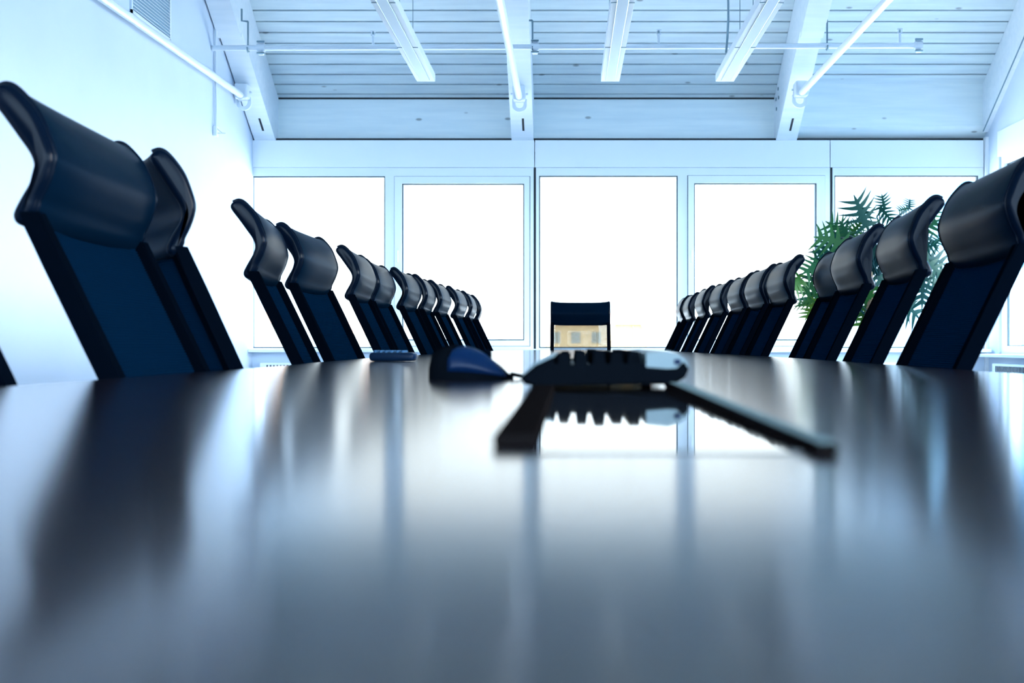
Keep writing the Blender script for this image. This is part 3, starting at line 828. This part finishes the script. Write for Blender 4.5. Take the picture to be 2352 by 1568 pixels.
def leaf(base, tip, tint, droop, L0):
    ax = tip - base; L = ax.length * 1.2; ax.normalize()
    view = Vector((random.uniform(-.5, .5), -1, random.uniform(-.2, .7))).normalized()
    side = ax.cross(view).normalized(); nrm_ = side.cross(ax).normalized()
    def pt(s, t):
        bend = -droop * s * s * L
        return base + ax * (s * L) + side * (t * L) + Vector((0, 0, bend)) - nrm_ * (abs(t) * abs(t) * L * .35) + nrm_ * 0
    def V(s, t):
        v = b.verts.new(pt(s, t) - orig); v[layer] = tint; return v
    # midrib blade
    prev = None
    for k in range(8):
        s = k / 7; w = .085 * (1 - s) ** .6 + .012
        cur = (V(s, -w), V(s, w))
        if prev: b.faces.new((prev[0], cur[0], cur[1], prev[1]))
        prev = cur
    for k in range(5):
        s = .04 + k * .18
        ln = .50 * (math.sin(PI * (.20 + .72 * s))) ** .9 + .04
        for sg in (-1, 1):
            dr = .10 + .42 * s                    # sweep towards the tip
            if k == 0: dr = -.18
            w = .060 + .018 * random.random()
            p = []
            for q in range(4):
                f = q / 3
                ww_ = w * (1 - f ** 1.6) + .004
                p.append((V(s + dr * f ** 1.2 * ln * 1.6 - ww_, sg * (.03 + ln * f)), V(s + dr * f ** 1.2 * ln * 1.6 + ww_, sg * (.03 + ln * f))))
            for q in range(3): b.faces.new((p[q][0], p[q + 1][0], p[q + 1][1], p[q][1]))
for (bx, by), (tx, ty), dd, tint in leafs:
    Y = PYY - .02 + dd + random.uniform(-.12, .12)
    B = at(bx, by, Y); T = at(tx, ty, Y + random.uniform(-.12, .10))
    leaf(B, T, min(1, max(0, tint + random.uniform(-.08, .08))), random.uniform(.05, .25), 1)
    zroot = min(B.z - .12, 1.35); root = Vector((PX + random.uniform(-.02, .1), PYY, max(.75, zroot)))
    mid = (root + B) / 2 + Vector((0, 0, .12))
    tube(sb, spline([tuple(root - orig), tuple(mid - orig), tuple(B - orig)], 5, False), .0045, 6)
fo = obj('foliage', b, 'leaf', pl)
obj('leaf_stems', sb, 'leaf', pl, 60)

# ------------------------------------------------------------------ outside: town far below and behind
b = NB(); box(b, -500, 500, 14, 700, -15.2, -15)
struct('terrain', b, 'ground', 'pale ground far outside the windows', 'ground')
def building(x0, x1, y, top, m, label, cols, rows):
    t = thing('apartment_building', label, 'building', ((x0 + x1) / 2, y, -15), 0, 'houses seen through the back windows')
    w = (x1 - x0) / 2; H = top + 15
    b = NB(); box(b, -w, w, 0, 9, 0, H); obj('wall', b, m, t)
    b = NB(); prism(b, [(-.5, H), (9.5, H), (4.5, H + 1.6)], 'x', -w - .4, w + .4); obj('roof', b, 'rooftile', t)
    cw = 2 * w / cols; rh = 3.0
    for r in range(rows):
        for c in range(cols):
            cx = -w + cw * (c + .5); z = H - 1.0 - r * rh
            b = NB(); box(b, cx - cw * .22, cx + cw * .22, -.05, .05, z - 1.4, z); obj('window', b, 'facadewin', t)
building(-3.0, 10.2, 150, 3.4, 'facade', 'ochre house in the distance, behind the head chair', 5, 3)
building(-42.0, -37.4, 150, 3.6, 'facade2', 'cream house in the distance, through the corner window', 2, 3)
building(-29.0, -24.0, 150, 2.2, 'facade2', 'small pale house in the distance, between the left chairs', 2, 3)

# ------------------------------------------------------------------ world light: bright white sky ahead, bluer to the side and behind
w = bpy.data.worlds.new('sky'); scene.world = w; w.use_nodes = True
nt = w.node_tree; bg = nt.nodes['Background']
tc = nt.nodes.new('ShaderNodeTexCoord'); sx = nt.nodes.new('ShaderNodeSeparateXYZ'); nt.links.new(tc.outputs['Generated'], sx.inputs[0])
mr = nt.nodes.new('ShaderNodeMapRange'); mr.inputs['From Min'].default_value = -.4; mr.inputs['From Max'].default_value = 1.0
nt.links.new(sx.outputs['Y'], mr.inputs['Value'])
rp = nt.nodes.new('ShaderNodeValToRGB')
e = rp.color_ramp.elements
e[0].color = (.25, .355, .46, 1); e[1].color = (.046, .050, .051, 1)
for p_, c_ in ((.12, (.38, .48, .60, 1)), (.22, (.86, .84, .84, 1)), (.40, (.78, .79, .81, 1)), (.54, (.035, .10, .20, 1)), (.955, (.022, .060, .112, 1)), (.985, (.046, .050, .051, 1))):
    q_ = e.new(p_); q_.color = c_
nt.links.new(mr.outputs['Result'], rp.inputs['Fac'])
mz = nt.nodes.new('ShaderNodeMapRange'); mz.inputs['From Min'].default_value = -.06; mz.inputs['From Max'].default_value = .02
nt.links.new(sx.outputs['Z'], mz.inputs['Value'])
mx = nt.nodes.new('ShaderNodeMix'); mx.data_type = 'RGBA'; mx.inputs[6].default_value = (.018, .040, .075, 1)      # the ground beyond the side windows
nt.links.new(mz.outputs['Result'], mx.inputs[0]); nt.links.new(rp.outputs['Color'], mx.inputs[7])
nt.links.new(mx.outputs[2], bg.inputs['Color'])
bg.inputs['Strength'].default_value = 34.0

# ------------------------------------------------------------------ camera
cam = bpy.data.cameras.new('camera'); co = bpy.data.objects.new('camera', cam); COL.objects.link(co)
cam.sensor_width = 36; cam.sensor_fit = 'HORIZONTAL'; cam.lens = 36 * F / 2352
co.location = (0, 0, CZ); co.rotation_euler = (PI / 2, 0, 0)
cam.shift_x = (1176 - VX) / 2352; cam.shift_y = (VY - 784) / 2352
cam.clip_start = .01; cam.clip_end = 2000
cam.dof.use_dof = True; cam.dof.focus_distance = 4.6; cam.dof.aperture_fstop = 7.3
scene.camera = co

vs = scene.view_settings
scene.display_settings.display_device = 'sRGB'
vs.view_transform = 'Standard'; vs.look = 'None'; vs.gamma = 1; vs.use_curve_mapping = False
vs.exposure = 0.6
cy = scene.cycles
cy.use_denoising = True
cy.max_bounces = 10; cy.diffuse_bounces = 6; cy.glossy_bounces = 5; cy.transparent_max_bounces = 24
cy.sample_clamp_indirect = 6
